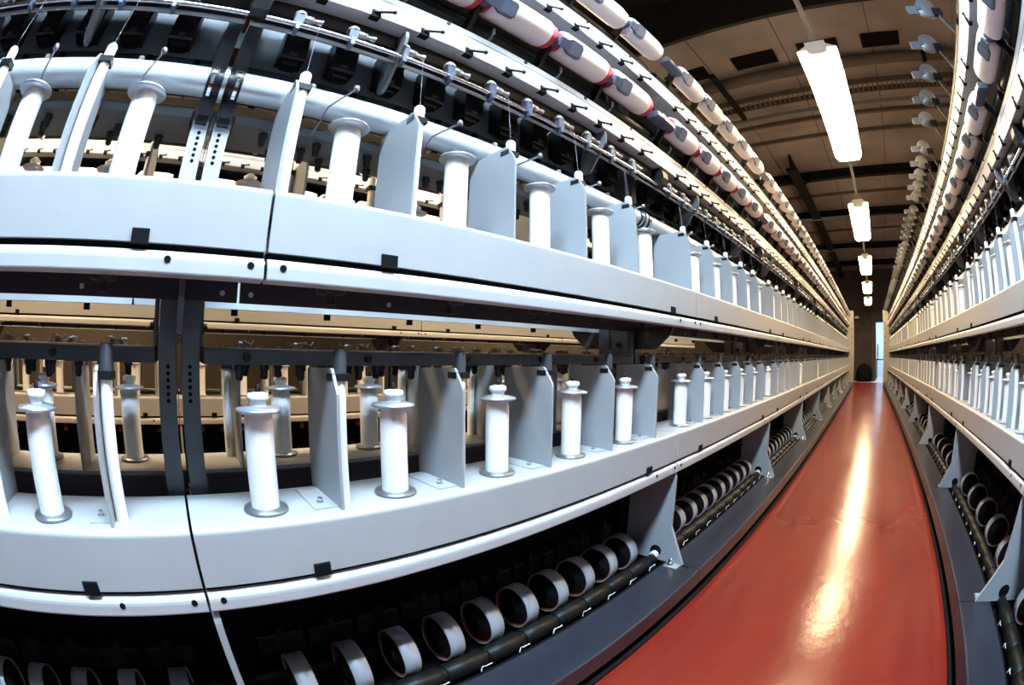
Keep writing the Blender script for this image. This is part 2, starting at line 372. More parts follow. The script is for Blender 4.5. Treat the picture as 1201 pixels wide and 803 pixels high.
DISC = mat('disc_plastic', (0.085, 0.085, 0.09), 0.35, var=0.05, scale=30)
PADIN = mat('paddle_face', (0.085, 0.105, 0.15), 0.3, var=0.08, scale=30)
def mirror_v(a):
    b = MB(); b.v = [(p[0], -p[1], p[2]) for p in a.v]; b.f = [f[::-1] for f in a.f]; b.m = list(a.m); b.sm = list(a.sm); b.mats = list(a.mats)
    return b
def make_meshes():
    M = {}
    for t, wt, j in (('lo', LO, -0.01), ('up', UP, 0.195)):
        a, b = j + 0.004, j + SEC - 0.004
        prof = [(0.136, wt)] + arc(0.385, wt - 0.015, 0.015, 90, 0) + [(0.4, wt - 0.150), (0.372, wt - 0.150), (0.372, wt - 0.142), (0.392, wt - 0.142), (0.392, wt - 0.016), (0.384, wt - 0.008), (0.144, wt - 0.008), (0.144, wt - 0.05), (0.136, wt - 0.05)]
        mb = MB(); n = len(prof)
        mb.prism(prof, a, b, WHITE)
        M['tray_' + t] = W(mb).mesh('tray_panel')
        prof = [(0.36, wt - 0.166)] + arc(0.386, wt - 0.186, 0.022, 90, 0) + arc(0.402, wt - 0.211, 0.006, 0, -90, 3) + [(0.36, wt - 0.217), (0.36, wt - 0.211), (0.396, wt - 0.209), (0.400, wt - 0.188), (0.386, wt - 0.172), (0.36, wt - 0.172)]
        mb = MB().prism(prof, a, b, LIP)
        M['lip_' + t] = W(mb).mesh('lip_rail')
        M['seal_' + t] = W(MB().box(0.355, 0.385, a, b, wt - 0.17, wt - 0.148, MATTE)).mesh('seal_strip')
        ub = MB().box(0.105, 0.110, a - 0.02, b - 0.02, wt - 0.24, wt - 0.155, UNDER).box(0.1015, 0.105, a - 0.02, b - 0.02, wt - 0.24, wt - 0.155, PIPE)  # dark front carries the lip's shade, pale metal back is painted as lit
        ub.box(0.144, 0.355, a, b, wt - 0.16, wt - 0.152, UNDER)
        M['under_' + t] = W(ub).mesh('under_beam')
    M['clip'] = MB().box(-0.003, 0.006, -0.022, 0.022, -0.026, 0.010, MATTE, 0.002).mesh('clip')
    M['hole'] = MB().lathe([(0.0085, -0.002), (0.0085, 0.0012)], HOLE, (0, 0, 0), 'u', 12).mesh('bolt_hole')
    M['painted_slot_light'] = MB().lathe([(0.008, -0.002), (0.008, 0.002)], SLOTLIGHT, (0, 0, 0), 'u', 10).mesh('painted_slot_light')  # white discs painted for light showing through slots in the beam
    M['spindle'] = MB().lathe([(0.014, -0.062), (0.014, -0.036), (0.038, -0.034), (0.042, -0.008), (0.042, 0.0)], BLACK, n=16)
    # separator plate
    pp = [(0.37, 0), (0.37, 0.295), (0.365, 0.305), (0.333, 0.352), (0.325, 0.358), (0.30, 0.357), (0.13, 0.352), (0.125, 0.345), (0.125, 0)]
    M['plate'] = MB().prism(pp, -0.004, 0.004, PLATE)
    M['ptube'] = MB().lathe([(0.0175, 0.0), (0.0175, 0.385), (0.012, 0.392)], CAPW, (0.318, 0.024, 0), 'w', 12)
    M['ptube_lo'] = MB().lathe([(0.0175, 0.0), (0.0175, 0.335)], CAPW, (0.318, 0.024, 0), 'w', 12)
    M['pcap'] = MB().lathe([(0.0185, 0.335), (0.0185, 0.40), (0.014, 0.406)], SLATE, (0.318, 0.024, 0), 'w', 12)
    M['pclip'] = MB().box(0.297, 0.339, -0.0055, 0.046, 0.326, 0.345, BLACK)
    M['pfoot'] = MB().box(0.16, 0.345, -0.07, 0.0, 0.0, 0.004, WHITE)
    M['pbolt'] = MB().lathe([(0.011, 0.004), (0.011, 0.008), (0.007, 0.009), (0.007, 0.018)], CHROME, (0.30, -0.04, 0), 'w', 6, smooth=False)
    M['pyarn'] = MB().tube([(0.318, 0.024, 0.39), (0.30, 0.024, 0.60)], 0.0005, THREAD, 4)
    M['plate_all_up'] = MB().merge(M['plate']).merge(M['ptube']).merge(M['pclip'])
    M['plate_all_lo'] = MB().merge(M['plate']).merge(M['ptube_lo']).merge(M['pcap']).merge(M['pclip'])
    # guide rails
    for t, w0, w1, uf in (('lo', -0.046, 0.0, 0.13), ('up', 0.665, 0.705, 0.10)):
        pr = [(0.0, w0)] + [(uf, w0)] + arc(uf - 0.012, w1 - 0.012, 0.012, 0, 90, 3) + [(0.0, w1)]
        M['grail_' + t] = W(MB().prism(pr, 0.075, SEC - 0.075, SLATE if t == 'lo' else GREY)).mesh('guide_rail')
    M['peg'] = MB().lathe([(0.008, -0.045), (0.012, -0.038), (0.012, -0.018), (0.016, -0.016), (0.016, 0)], BLACK, n=10)
    M['rbolt'] = MB().lathe([(0.014, 0.0), (0.014, 0.006), (0.009, 0.007), (0.009, 0.014)], BLACK, (0, 0, 0), 'u', 8)
    M['jbolt'] = MB().lathe([(0.016, 0.0), (0.016, -0.006), (0.010, -0.007), (0.010, -0.016)], BLACK, (0, 0, 0), 'v', 8)
    # posts
    for sgn, nm in ((-1, 'a'), (1, 'b')):
        v0, v1 = sorted((sgn * 0.010, sgn * 0.064))
        pm = MB().box(0.03, 0.10, v0, v1, LO - 0.26, 1.93, POST)
        M['leg_' + nm] = W(MB().box(0.03, 0.10, v0, v1, -1.235, LO - 0.26, MATTE)).mesh('post_foot')
        M['post_' + nm] = W(pm).mesh('post')
        M['perf_' + nm] = W(MB().box(0.1005, 0.106, v0, v1, UP, 0.655, WHITE).box(0.106, 0.118, v0 + 0.008, v1 - 0.008, 0.640, 0.672, BLACK, 0.003)).mesh('perforated_strip')
        hm = MB()
        for wz, uq in ((-0.055, 0.1012), (0.615, 0.1068)):
            for q in range(6): hm.lathe([(0.0065, 0.098), (0.0065, uq)], HOLE, (0, sgn * 0.034, wz - 0.0185 * q), 'u', 8)
        M['phole_' + nm] = W(hm).mesh('bolt_hole')
    # joint gussets, brackets
    M['gusset'] = W(MB().prism([(0.35, 0.15), (0.33, 0.11), (0.24, 0.03), (0.111, 0.03), (0.111, 0.15)], -0.008, 0.008, UNDER)).mesh('gusset')
    M['jplate'] = W(MB().box(0.0, 0.101, -0.080, -0.070, 0.0, 0.14, POST)).mesh('joint_plate')
    br = MB().prism([(0.395, -0.62), (0.402, -0.66), (0.404, -0.94), (0.506, -1.158), (0.12, -1.158), (0.12, -0.62)], -0.010, 0.010, PLATE)
    M['bracket'] = W(br).mesh('leg_bracket')
    M['bfoot'] = W(MB().box(0.42, 0.50, -0.075, -0.010, -1.159, -1.152, PLATE).lathe([(0.02, -1.153), (0.02, -1.143), (0.013, -1.14), (0.013, -1.115), (0.006, -1.112)], CHROME, (0.445, -0.045, 0), 'w', 10)).mesh('foot_bolt')
    M['bhole'] = W(MB().lathe([(0.036, -0.0125), (0.036, 0.0125)], HOLE, (0.325, 0, -1.105), 'v', 18))
    M['bush'] = W(MB().lathe([(0.022, -0.04), (0.026, -0.036), (0.026, -0.0105)], CAPW, (0.325, 0, -1.13), 'v', 14)).mesh('axle_hole')
    # plinth
    pr = [(0.40, -1.16)] + arc(0.607, -1.170, 0.010, 90, 0, 4) + [(0.617, -1.255), (0.609, -1.255), (0.609, -1.172), (0.40, -1.168)]
    M['plinth'] = W(MB().prism(pr, 0.004, SEC - 0.004, PLINTH)).mesh('plinth_cover')
    M['kick'] = W(MB().box(0.0, 0.56, 0.0, SEC, -FL, -1.235, MATTE).box(0.56, 0.625, 0.0, SEC, -FL, -FL + 0.012, MATTE)).mesh('base_frame_shadow')  # flat black strip at the foot paints the shadow gap under the plinth
    M['ppan'] = W(MB().box(0.012, 0.40, 0.02, SEC - 0.02, -1.235, -1.20, MATTE)).mesh('drip_pan')
    M['pbolts'] = W(MB().lathe([(0.008, -1.16), (0.008, -1.155)], CHROME, (0.52, -0.02, 0), 'w', 8).lathe([(0.008, -1.16), (0.008, -1.155)], CHROME, (0.545, -0.025, 0), 'w', 8)).mesh('cover_screw')
    # spine panels
    sp = MB().box(0.0, 0.012, 0.01, SEC - 0.01, -1.2, LO - 0.25, MATTE)
    M['spine_lo'] = W(sp).mesh('partition')
    M['spine_up'] = W(MB().box(0.0, 0.02, 0.07, SEC - 0.07, 1.10, 1.90, MATTE)).mesh('partition')
    M['deckback_lo'] = W(MB().box(0.118, 0.134, 0.02, SEC - 0.02, LO - 0.11, LO - 0.012, UNDER)).mesh('back_rail')
    # feed rollers and spool holders at the foot
    M['froller'] = W(MB().cyl(0.032, (0.325, 0, -1.150), 0.03, SEC - 0.04, ROLLER, 'v', 14).cyl(0.018, (0.325, 0, -1.150), -0.0, SEC - 0.011, SILVER, 'v', 10)).mesh('feed_roller')
    M['rroller'] = W(MB().cyl(0.030, (0.075, 0, -1.14), 0.02, SEC - 0.02, ROLLER, 'v', 14)).mesh('rear_roller')
    M['sleeve'] = MB().lathe([(0.034, -0.090), (0.041, -0.086), (0.041, 0.086), (0.034, 0.090)], ROLLER, (0, 0, 0), 'v', 16)
    M['hblock'] = MB().box(0.02, 0.085, -0.085, 0.085, -0.03, 0.05, BLACK, 0.006).box(0.03, 0.10, -0.012, 0.012, 0.0, 0.09, BLACK)
    M['sguide'] = MB().box(-0.01, 0.012, -0.014, 0.014, 0.0, 0.03, CHROME).box(-0.012, 0.014, -0.016, 0.016, -0.035, 0.0, BROWN, 0.004)
    M['sbar'] = W(MB().box(0.16, 0.19, 0.02, SEC - 0.02, -0.70, -0.66, MATTE)).mesh('guide_bar')
    M['hook'] = MB().tube([(0.0, -0.014, -0.022), (0.0, -0.010, 0.0), (0.002, -0.004, 0.004), (0.0, 0.002, -0.004), (0.006, 0.034, 0.003)], 0.0024, CAPW, 5)
    # winding zone
    pm = MB().cyl(0.048, (0.15, 0, 0.766), 0.036, SEC - 0.036, PIPE, 'v', 28)
    M['pipe'] = W(pm).mesh('suction_pipe')
    cm = MB()
    M['collar'] = MB().cyl(0.053, (0, 0, 0), -0.016, 0.016, BLACK, 'v', 24).cyl(0.0555, (0, 0, 0), -0.006, 0.006, CHROME, 'v', 24)
    M['jpipe'] = W(MB().cyl(0.045, (0.15, 0, 0.766), -0.036, 0.036, BLACK, 'v', 24).cyl(0.058, (0.15, 0, 0.766), -0.007, 0.007, SILVER, 'v', 24)).mesh('pipe_joint')
    M['nozzle'] = MB().cyl(0.011, (0, 0, 0), 0, 0.022, CAPW, 'w', 8)
    M['pig'] = MB().tube([(0.10, -0.06, -0.055), (0.17, -0.06, -0.045), (0.215, -0.05, 0.0), (0.30, -0.0, 0.032)], 0.0036, FEEL, 6).lathe([(0.005, -0.010), (0.009, -0.007), (0.010, 0.004), (0.006, 0.009)], FEEL, (0.303, 0.0, 0.034), 'w', 10).ball(0.006, (0.306, 0.004, 0.028), PINK, 6)
    hd = MB().box(0.04, 0.125, -0.046, 0.046, 0.0, 0.15, BLACK, 0.006).box(0.055, 0.10, -0.028, 0.028, -0.014, 0.0, BLACK).box(0.125, 0.130, -0.012, 0.012, 0.012, 0.024, UNDER).box(0.10, 0.22, -0.03, 0.03, 0.07, 0.12, BLACK, 0.005).cyl(0.022, (0.15, 0, 0.10), -0.03, 0.03, BLACK, 'v', 12)
    M['head'] = hd
    M['panel'] = W(MB().box(0.028, 0.036, 0.07, SEC - 0.07, 0.925, 1.11, GREY)).mesh('back_panel')
    M['panel2'] = W(MB().box(0.005, 0.015, 0.07, SEC - 0.07, 0.80, 0.93, SLATE)).mesh('lower_panel')
    M['ribs'] = MB().box(0.015, 0.03, -0.012, 0.012, 0.80, 0.925, MATTE)
    M['rod'] = W(MB().cyl(0.0085, (0.285, 0, 0.955), 0.01, SEC - 0.01, CHROME, 'v', 10)).mesh('guide_rod')
    M['rod2'] = W(MB().cyl(0.007, (0.262, 0, 0.938), 0.01, SEC - 0.01, FEEL, 'v', 10)).mesh('traverse_rod')
    M['rclamp'] = MB().box(0.254, 0.297, -0.007, 0.007, -0.026, 0.010, PADDLE, 0.003)
    M['feeler'] = MB().lathe([(0.012, -0.03), (0.014, -0.026), (0.014, 0.0), (0.009, 0.002), (0.009, 0.015), (0.013, 0.033)], FEEL, (0.285, 0, 0.985 - 0.955), 'v', 12).lathe([(0.024, -0.006), (0.021, 0.006), (0.012, 0.016)], CREAM, (0.275, -0.045, 0.05), 'w', 10).prism([(0.262, 0.005), (0.292, 0.0), (0.295, 0.045), (0.262, 0.055)], -0.062, -0.030, PADDLE)
    M['sensor'] = W(MB().box(0.20, 0.262, 0.02, SEC - 0.02, 1.0, 1.057, BLACK)).mesh('sensor_bar')
    for nm, uu, ww in (('b1', 0.325, 1.058), ('b2', 0.375, 1.545)):
        bm_ = MB().prism([(uu - 0.115, ww), (uu - 0.003, ww), (uu, ww + 0.003), (uu, ww + 0.085), (uu - 0.115, ww + 0.085)], 0.003, SEC - 0.003, WHITE)
        bm_.prism([(uu - 0.115, ww + 0.085), (uu - 0.006, ww + 0.085), (uu - 0.006, ww + 0.089), (uu - 0.115, ww + 0.089)], 0.003, SEC - 0.003, HOLE)
        M['beam_' + nm] = W(bm_).mesh('winding_beam')
        cv = MB().prism([(uu - 0.115, ww + 0.089), (uu, ww + 0.089)] + arc(uu - 0.012, ww + 0.113, 0.012, 0, 90, 3) + [(uu - 0.115, ww + 0.125)], 0.003, SEC - 0.003, WHITE)
        M['cover_' + nm] = W(cv).mesh('beam_cover')
        M['drum_' + nm] = W(MB().cyl(0.040, (uu - 0.07, 0, ww + 0.20), 0.05, SEC - 0.05, BLACK, 'v', 14)).mesh('drive_shaft')
        M['arm_' + nm] = W(MB().prism([(0.101, ww + 0.04), (uu - 0.115, ww + 0.03), (uu - 0.115, ww + 0.09), (0.101, ww + 0.12)], -0.03, 0.03, POST)).mesh('support_arm')
    M['pin'] = MB().box(-0.024, 0.0012, -0.018, 0.018, -0.003, 0.030, HOLE).tube([(0.0, -0.008, 0.018), (0.028, 0.05, 0.020)], 0.0055, BLACK, 6).ball(0.009, (0.029, 0.053, 0.020), BLACK, 6)
    M['cscrew'] = MB().lathe([(0.008, 0.0), (0.008, 0.005)], BLACK, (0, 0, 0), 'u', 8)
    # package cradle: arm from the beam, hub, thumb paddle
    cr = MB().prism([(-0.12, -0.145), (-0.075, -0.145), (0.0, -0.03), (0.02, 0.02), (-0.02, 0.03), (-0.05, -0.02)], -0.010, 0.010, BLACK)
    cr.lathe([(0.030, -0.016), (0.034, -0.01), (0.034, 0.01), (0.030, 0.016)], BLACK, (0, 0, 0), 'v', 14)
    M['cradle'] = cr
    pd = MB()
    # thumb paddle: dished plate hanging down and outward in front of the package
    a = math.radians(-32)
    def rot(u, w): return (0.062 + u * math.cos(a) - w * math.sin(a), -0.050 + u * math.sin(a) + w * math.cos(a))
    def plate(pts, t0, t1, mt):
        n = len(pts); vs = []
        for t in (t0, t1):
            for (v, w) in pts:
                q = rot(t, w); vs.append((q[0], v, q[1]))
        fs = [(i, (i + 1) % n, n + (i + 1) % n, n + i) for i in range(n)] + [tuple(range(n))[::-1], tuple(range(n, 2 * n))]
        pd.add(vs, fs, mt)
    plate([(-0.015, 0.022), (0.02, 0.024), (0.045, 0.038), (0.104, 0.038), (0.116, 0.026), (0.116, -0.028), (0.104, -0.040), (0.045, -0.040), (0.02, -0.026), (-0.015, -0.022)], 0.0, 0.014, PADDLE)
    plate([(0.045, 0.029), (0.101, 0.029), (0.107, 0.021), (0.107, -0.021), (0.101, -0.031), (0.045, -0.031)], 0.0139, 0.0160, PADIN)
    pd.box(0.0, 0.055, -0.012, 0.012, -0.045, -0.012, PADDLE)
    M['paddle'] = pd
    M['carm'] = MB().box(-0.02, 0.055, -0.19, -0.010, -0.045, -0.005, PADDLE, 0.008).box(0.055, 0.060, -0.15, -0.11, -0.035, -0.015, SILVER)
    M['paddle_m'] = mirror_v(pd); M['carm_m'] = mirror_v(M['carm'])
    # empty holder disc
    ed = MB().lathe([(0.012, -0.026), (0.022, -0.026), (0.026, -0.018), (0.050, -0.016), (0.054, -0.022), (0.062, -0.022), (0.066, -0.014), (0.080, -0.010), (0.082, 0.006), (0.070, 0.012), (0.03, 0.024), (0.012, 0.026)], DISC, (0, 0, 0), 'v', 28)
    M['edisc'] = ed
    M['ebar'] = MB().tube([(-0.04, 0.03, -0.02), (-0.16, 0.03, -0.33)], 0.015, BLACK, 8).box(-0.10, -0.03, 0.02, 0.045, -0.09, -0.03, MATTE, 0.01).box(-0.05, 0.03, -0.012, 0.012, -0.03, 0.02, BLACK, 0.004)
    M['epad'] = MB().box(0.07, 0.16, -0.008, 0.008, -0.045, 0.02, POST, 0.008).box(0.0, 0.08, 0.012, 0.02, -0.02, 0.01, PADDLE)
    M['loop'] = MB().tube([(0.0, 0, 0.0), (0.035, 0, 0.012), (0.05, 0.0, 0.03), (0.048, 0.0, 0.055)], 0.007, GREY, 6)
    return M
M = make_meshes()
_cache = {}
def me(key):
    x = M[key]
    if not isinstance(x, MB): return x
    if key not in _cache: _cache[key] = x.mesh(key)
    return _cache[key]
def joined(key, pts):
    k = (key, tuple(pts))
    if k not in _cache:
        mb = MB()
        for p in pts: mb.merge(M[key], p)
        _cache[k] = mb.mesh(key)
    return _cache[k]

ORD = ['first', 'second', 'third', 'fourth', 'fifth', 'sixth', 'seventh', 'eighth', 'ninth', 'tenth']
def which(base, k, n, count, marks, far):
    # tells one of a row apart by counting from something that can be found beside it
    if k == -1: return '%s, %s before %s' % (base, ORD[count - 1 - n], marks[0])
    if k == 0: return '%s, %s past %s' % (base, ORD[n], marks[0])
    if k == 1: return '%s, %s past %s' % (base, ORD[n], marks[1])
    return '%s, %s' % (base, far)
class Side:
    """one long face of a machine: u outwards, v along; flip turns it by half a turn"""
    def __init__(s, root, xc, flip):
        s.root, s.xc, s.flip = root, xc, flip
    def put(s, name, mesh, p=(0, 0, 0), parent=None, kind=None):
        if parent is not None: return ob(name, mesh, parent, (p[0] * S, p[1] * S, p[2] * S), 0, kind)
        f = -1 if s.flip else 1
        return ob(name, mesh, s.root, (f * p[0] * S, f * p[1] * S, p[2] * S), PI if s.flip else 0, kind)
    def world(s, p):
        f = -1 if s.flip else 1
        return ((s.xc + f * p[0]) * S, f * p[1] * S, Z(p[2]))
    def units(s, name, key, pts, v0, single):
        if single:
            return [s.put(name, me(key), (p[0], p[1] + v0, p[2])) for p in pts]
        return [s.put(name, joined(key, pts), (0, v0, 0), kind='stuff')]

def section(sd, k, lod, full=True):
    v0 = k * SEC
    near = lod == 0
    P = lambda nm, key: sd.put(nm, me(key), (0, v0, 0))
    for t, wt, j in (('lo', LO, -0.01), ('up', UP, 0.195)):
        P('tray_panel', 'tray_' + t)
        lp = P('lip_rail', 'lip_' + t)
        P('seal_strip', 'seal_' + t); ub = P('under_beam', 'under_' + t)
        if full:
            hs = [(0.4082, j + 0.042, wt - 0.185 + FL), (0.4082, j + SEC - 0.037, wt - 0.185 + FL), (0.4082, j + SEC - 0.237, wt - 0.185 + FL)]
            if near:
                for p in hs: sd.put('bolt_hole', me('hole'), p, parent=lp)
            elif lod == 1:
                for p in hs: sd.put('bolt_hole', me('hole'), p, parent=lp)
            for q in (0.32, SEC - 0.312): sd.put('clip', me('clip'), (0.402, v0 + j + q, wt - 0.132 + FL))
            if t == 'up' and lod <= 1:
                for q in (-0.325 + SEC, 0.125, 0.213, 0.671): sd.put('painted_slot_light', me('painted_slot_light'), (0.1105, q, wt - 0.215 + FL), parent=ub)
        bob = [POS[i] for i in range(10) if (i % 2 == 0) == (t == 'lo')]
        pl = [POS[i] for i in range(10) if (i % 2 == 1) == (t == 'lo')]
        if full: sd.units('spindle_base', 'spindle', [(0.30, v, wt - 0.186 + FL) for v in bob], v0, lod <= 1)
        for v in pl:
            p = (0, v0 + v, wt + FL)
            if near:
                a = sd.put('separator_plate', me('plate'), p)
                for n_, key in (('tube', 'ptube_lo' if t == 'lo' else 'ptube'), ('clip', 'pclip'), ('foot', 'pfoot'), ('bolt', 'pbolt')) + ((('tube_cap', 'pcap'),) if t == 'lo' else ()): sd.put(n_, me(key), parent=a)
                if t == 'up': sd.put('yarn', me('pyarn'), parent=a)
            else:
                sd.put('separator_plate', me('plate_all_' + t), p)
    P('guide_rail', 'grail_lo'); P('guide_rail', 'grail_up')
    P('partition', 'spine_lo'); P('partition', 'spine_up'); P('base_frame_shadow', 'kick')
    for n_ in ('a', 'b'):
        a = P('post', 'post_' + n_); P('post_foot', 'leg_' + n_); P('perforated_strip', 'perf_' + n_)
        if near: sd.put('bolt_hole', me('phole_' + n_), parent=a, kind='stuff')
    P('plinth_cover', 'plinth'); P('leg_bracket', 'bracket')
    P('winding_beam', 'beam_b1'); P('winding_beam', 'beam_b2'); P('beam_cover', 'cover_b1'); P('beam_cover', 'cover_b2')
    P('suction_pipe', 'pipe'); P('back_panel', 'panel'); P('lower_panel', 'panel2'); P('back_rail', 'deckback_lo')
    P('support_arm', 'arm_b1'); P('support_arm', 'arm_b2'); P('drive_shaft', 'drum_b1'); P('drive_shaft', 'drum_b2')
    P('gusset', 'gusset'); P('pipe_joint', 'jpipe')
    if not full: return
    jp = P('joint_plate', 'jplate')
    sd.put('bolt', me('jbolt'), (0.05, -0.080, 0.055 + FL), parent=jp)
    P('foot_bolt', 'bfoot'); P('axle_hole', 'bhole'); P('bushing', 'bush'); P('drip_pan', 'ppan'); P('guide_bar', 'sbar')
    if near: P('cover_screw', 'pbolts')
    fr = P('feed_roller', 'froller'); P('rear_roller', 'rroller')
    sl = [(0.325, v + 0.012, -1.150 + FL) for v in POS]
    if lod <= 1:
        for p in sl: sd.put('sleeve', me('sleeve'), p, parent=fr)
    else: sd.units('sleeve', 'sleeve', sl, v0, False)
    sg = lod <= 1
    sd.units('spool_holder', 'hblock', [(0, v, -1.0 + FL) for v in POS], v0, sg)
    sd.units('spool_guide', 'sguide', [(0.20, v, -0.68 + FL) for v in POS], v0, near)
    sd.units('thread_hook', 'hook', [(0.385, v + 0.06, -1.135 + FL) for v in POS], v0, near)
    for w0, uu in ((-0.046, 0.105), (0.665, 0.06)):
        sd.units('peg', 'peg', [(uu, v - 0.02, w0 + FL) for v in POS] + [(uu - 0.06, v + 0.07, w0 + FL) for v in POS[:9]], v0, near)
    sd.units('rail_bolt', 'rbolt', [(0.13, v, -0.024 + FL) for v in POS[::2]], v0, near)
    for v in (0.042, SEC - 0.042): sd.put('pipe_collar', me('collar'), (0.15, v0 + v, 0.766 + FL))
    ub = [POS[i] for i in range(10) if i % 2 == 1]
    sd.units('nozzle', 'nozzle', [(0.15, v - 0.1, 0.81 + FL) for v in ub], v0, near)
    sd.units('yarn_guide', 'pig', [(0.0, v, 0.725 + FL) for v in ub], v0, lod <= 1)
    sd.units('feed_head', 'head', [(0.0, v, 0.94 + FL) for v in POS], v0, sg)
    sd.units('panel_rib', 'ribs', [(0.0, v + 0.09, FL) for v in POS], v0, near)
    P('guide_rod', 'rod'); P('traverse_rod', 'rod2'); P('sensor_bar', 'sensor')
    sd.units('rod_clamp', 'rclamp', [(0, v - 0.045, 0.955 + FL) for v in POS], v0, near)
    sd.units('yarn_feeler', 'feeler', [(0, v, 0.955 + FL) for v in POS], v0, near)
    for uu, ww in ((0.325, 1.058), (0.375, 1.545)):
        sd.units('beam_pin', 'pin', [(uu, v, ww + FL) for v in POS], v0, lod <= 1)
        if near: sd.units('cover_screw', 'cscrew', [(uu, v + 0.09, ww + 0.107 + FL) for v in POS[::2]], v0, True)
    sd.units('yarn_arm', 'loop', [(0.325 - 0.03, v - 0.1, 1.18 + FL) for v in POS[::2]], v0, near)
    sd.units('guard_plate', 'guard', [(0.0, v, FL) for v in (0.53, 1.61)], v0, True)
    sd.put('guard_plate', me('guardb'), (0, v0 + 0.02, FL))
    sd.units('tension_wire', 'tens', [(0.0, v, 0.705 + FL) for v in POS] + [(0.02, v, 0.0 + FL) for v in POS], v0, near)
M['guard'] = MB().prism([(0.315, 1.05), (0.322, 1.02), (0.315, 0.985), (0.225, 0.86), (0.20, 0.845), (0.17, 0.85), (0.16, 0.88), (0.19, 1.05)], -0.006, 0.006, GREY)

M['guardb'] = MB().prism([(0.315, 1.05), (0.33, 1.03), (0.335, 0.99), (0.32, 0.955), (0.29, 0.945), (0.26, 0.955), (0.25, 0.985), (0.255, 1.05)], -0.03, 0.03, BLACK)
M['tens'] = MB().tube([(0.05, -0.02, 0.0), (0.055, -0.02, 0.018), (0.065, 0.0, 0.02), (0.06, 0.02, 0.01), (0.05, 0.03, 0.022)], 0.0022, FEEL, 5).ball(0.007, (0.065, 0.0, 0.015), FEEL, 8).box(0.03, 0.06, -0.008, 0.008, 0.0, 0.014, BROWN)
machineA = ob('yarn_covering_machine', None, None, (-1.4 * S, 0, 0))
tag(machineA, 'long white two-tier yarn machine with packages on both winding rows, wide pipe and red-ended packages', 'machine')
machineB = ob('yarn_covering_machine', None, None, (1.4 * S, 0, 0))
tag(machineB, 'long white two-tier yarn machine with bare disc holders on its top row', 'machine')
machineC = ob('yarn_covering_machine', None, None, (-4.2 * S, 0, 0))
tag(machineC, 'warm-lit cream yarn machine seen through the gaps of the machine before it', 'machine')

Af, Ar = Side(machineA, -1.4, False), Side(machineA, -1.4, True)
Bf, Br = Side(machineB, 1.4, True), Side(machineB, 1.4, False)
Cf = Side(machineC, -4.2, False)
LASTS = 10
def lodf(y):                                      # nearest distance of the section along the aisle
    return 0 if y < 2.5 else (1 if y < 7 else 2)
for k in range(-1, LASTS): section(Af, k, lodf(k * SEC))
for k in range(-LASTS, 1): section(Bf, k, 1 if -(k + 1) * SEC < 1 else lodf(-(k + 1) * SEC - 1))
for k in range(-LASTS, 1): section(Ar, k, 1 if -(k + 1) * SEC < 4 else 2, -(k + 1) * SEC < 4)
for k in range(-LASTS, 1): section(Br, k + LASTS - 1, 2, False)
for k in range(-2, 4): section(Cf, k, 1, k < 2)
Cr = Side(machineC, -4.2, True)
for k in range(-4, 2): section(Cr, k, 2, False)

# end panels of the two machines beside the aisle
for rootm, sg, t in ((machineA, 1, ''), (machineB, -1, '')):
    o = ob('end_panel', MB().box(-0.62, 0.62, 21.82, 21.95, 0, 2.03 + FL, ENDP).mesh('end_panel'), rootm)
    kn = MB().lathe([(0.025, -0.02), (0.025, 0.0)], BLACK, (0, 0, 0), 'v', 10).mesh('switch')
    for w in (1.45, 1.2, 0.85, 0.55): ob('switch', kn, o, (sg * 0.52 * S, 21.82 * S, Z(w)))

# ------------------------------------------------------------------ bobbins
FLANGE = mat('flange_metal', (0.50, 0.54, 0.60), 0.3, 0.7, var=0.04, scale=40)
BOB = dict(
    bottom_flange=MB().lathe([(0.03, 0.0), (0.059, 0.0), (0.061, 0.004), (0.059, 0.009), (0.030, 0.012)], FEEL, n=32),
    yarn=MB().lathe([(0.0385, 0.011), (0.0385, 0.232)], YARN, n=28),
    barrel=MB().lathe([(0.0365, 0.230), (0.0365, 0.248)], CAPW, n=28),
    top_flange=MB().lathe([(0.036, 0.246), (0.058, 0.250), (0.0615, 0.254), (0.058, 0.259), (0.03, 0.265)], FLANGE, n=32),
    cap=MB().lathe([(0.022, 0.264), (0.022, 0.276), (0.027, 0.278), (0.029, 0.285), (0.027, 0.295), (0.012, 0.298)], CAPW, n=20),
    pin=MB().lathe([(0.007, 0.297), (0.007, 0.314), (0.003, 0.317)], BLACK, n=8))
BOBM = {k: v.mesh(k) for k, v in BOB.items()}
CAPUP = MB().lathe([(0.022, 0.264), (0.020, 0.272), (0.008, 0.274)], CAPW, n=16).mesh('cap')
ball_ = MB()
for v in BOB.values(): ball_.merge(v)
def low(prof_n):
    mb = MB().lathe([(0.03, 0.0), (0.060, 0.004), (0.056, 0.015)], SILVER, n=prof_n).lathe([(0.0385, 0.014), (0.0385, 0.248)], YARN, n=prof_n)
    return mb.lathe([(0.036, 0.246), (0.060, 0.256), (0.03, 0.270)], SILVER, n=prof_n).lathe([(0.022, 0.268), (0.029, 0.285), (0.012, 0.298)], CAPW, n=prof_n)
BOBALL = low(12).mesh('bobbin')
def bobbins(sd, ks, t, nearf, label, group):
    wt = LO if t == 'lo' else UP
    for k in ks:
        for i in range(10):
            if (i % 2 == 0) != (t == 'lo'): continue
            loc = sd.world((0.30, k * SEC + POS[i], wt + 0.001))
            rz = PI if sd.flip else 0
            if nearf(loc[1] / S):
                r = ob('bobbin', None, None, loc, rz)
                for n_, d in BOBM.items():
                    if t == 'up' and n_ == 'pin': continue
                    ob(n_, CAPUP if t == 'up' and n_ == 'cap' else d, r)
            else:
                r = ob('bobbin', BOBALL, None, loc, rz)
            tag(r, label if isinstance(label, str) else which(label[0], k, i // 2, 5, label[1], label[2]), 'bobbin', group)
NA = 'the machine with red-ended packages'
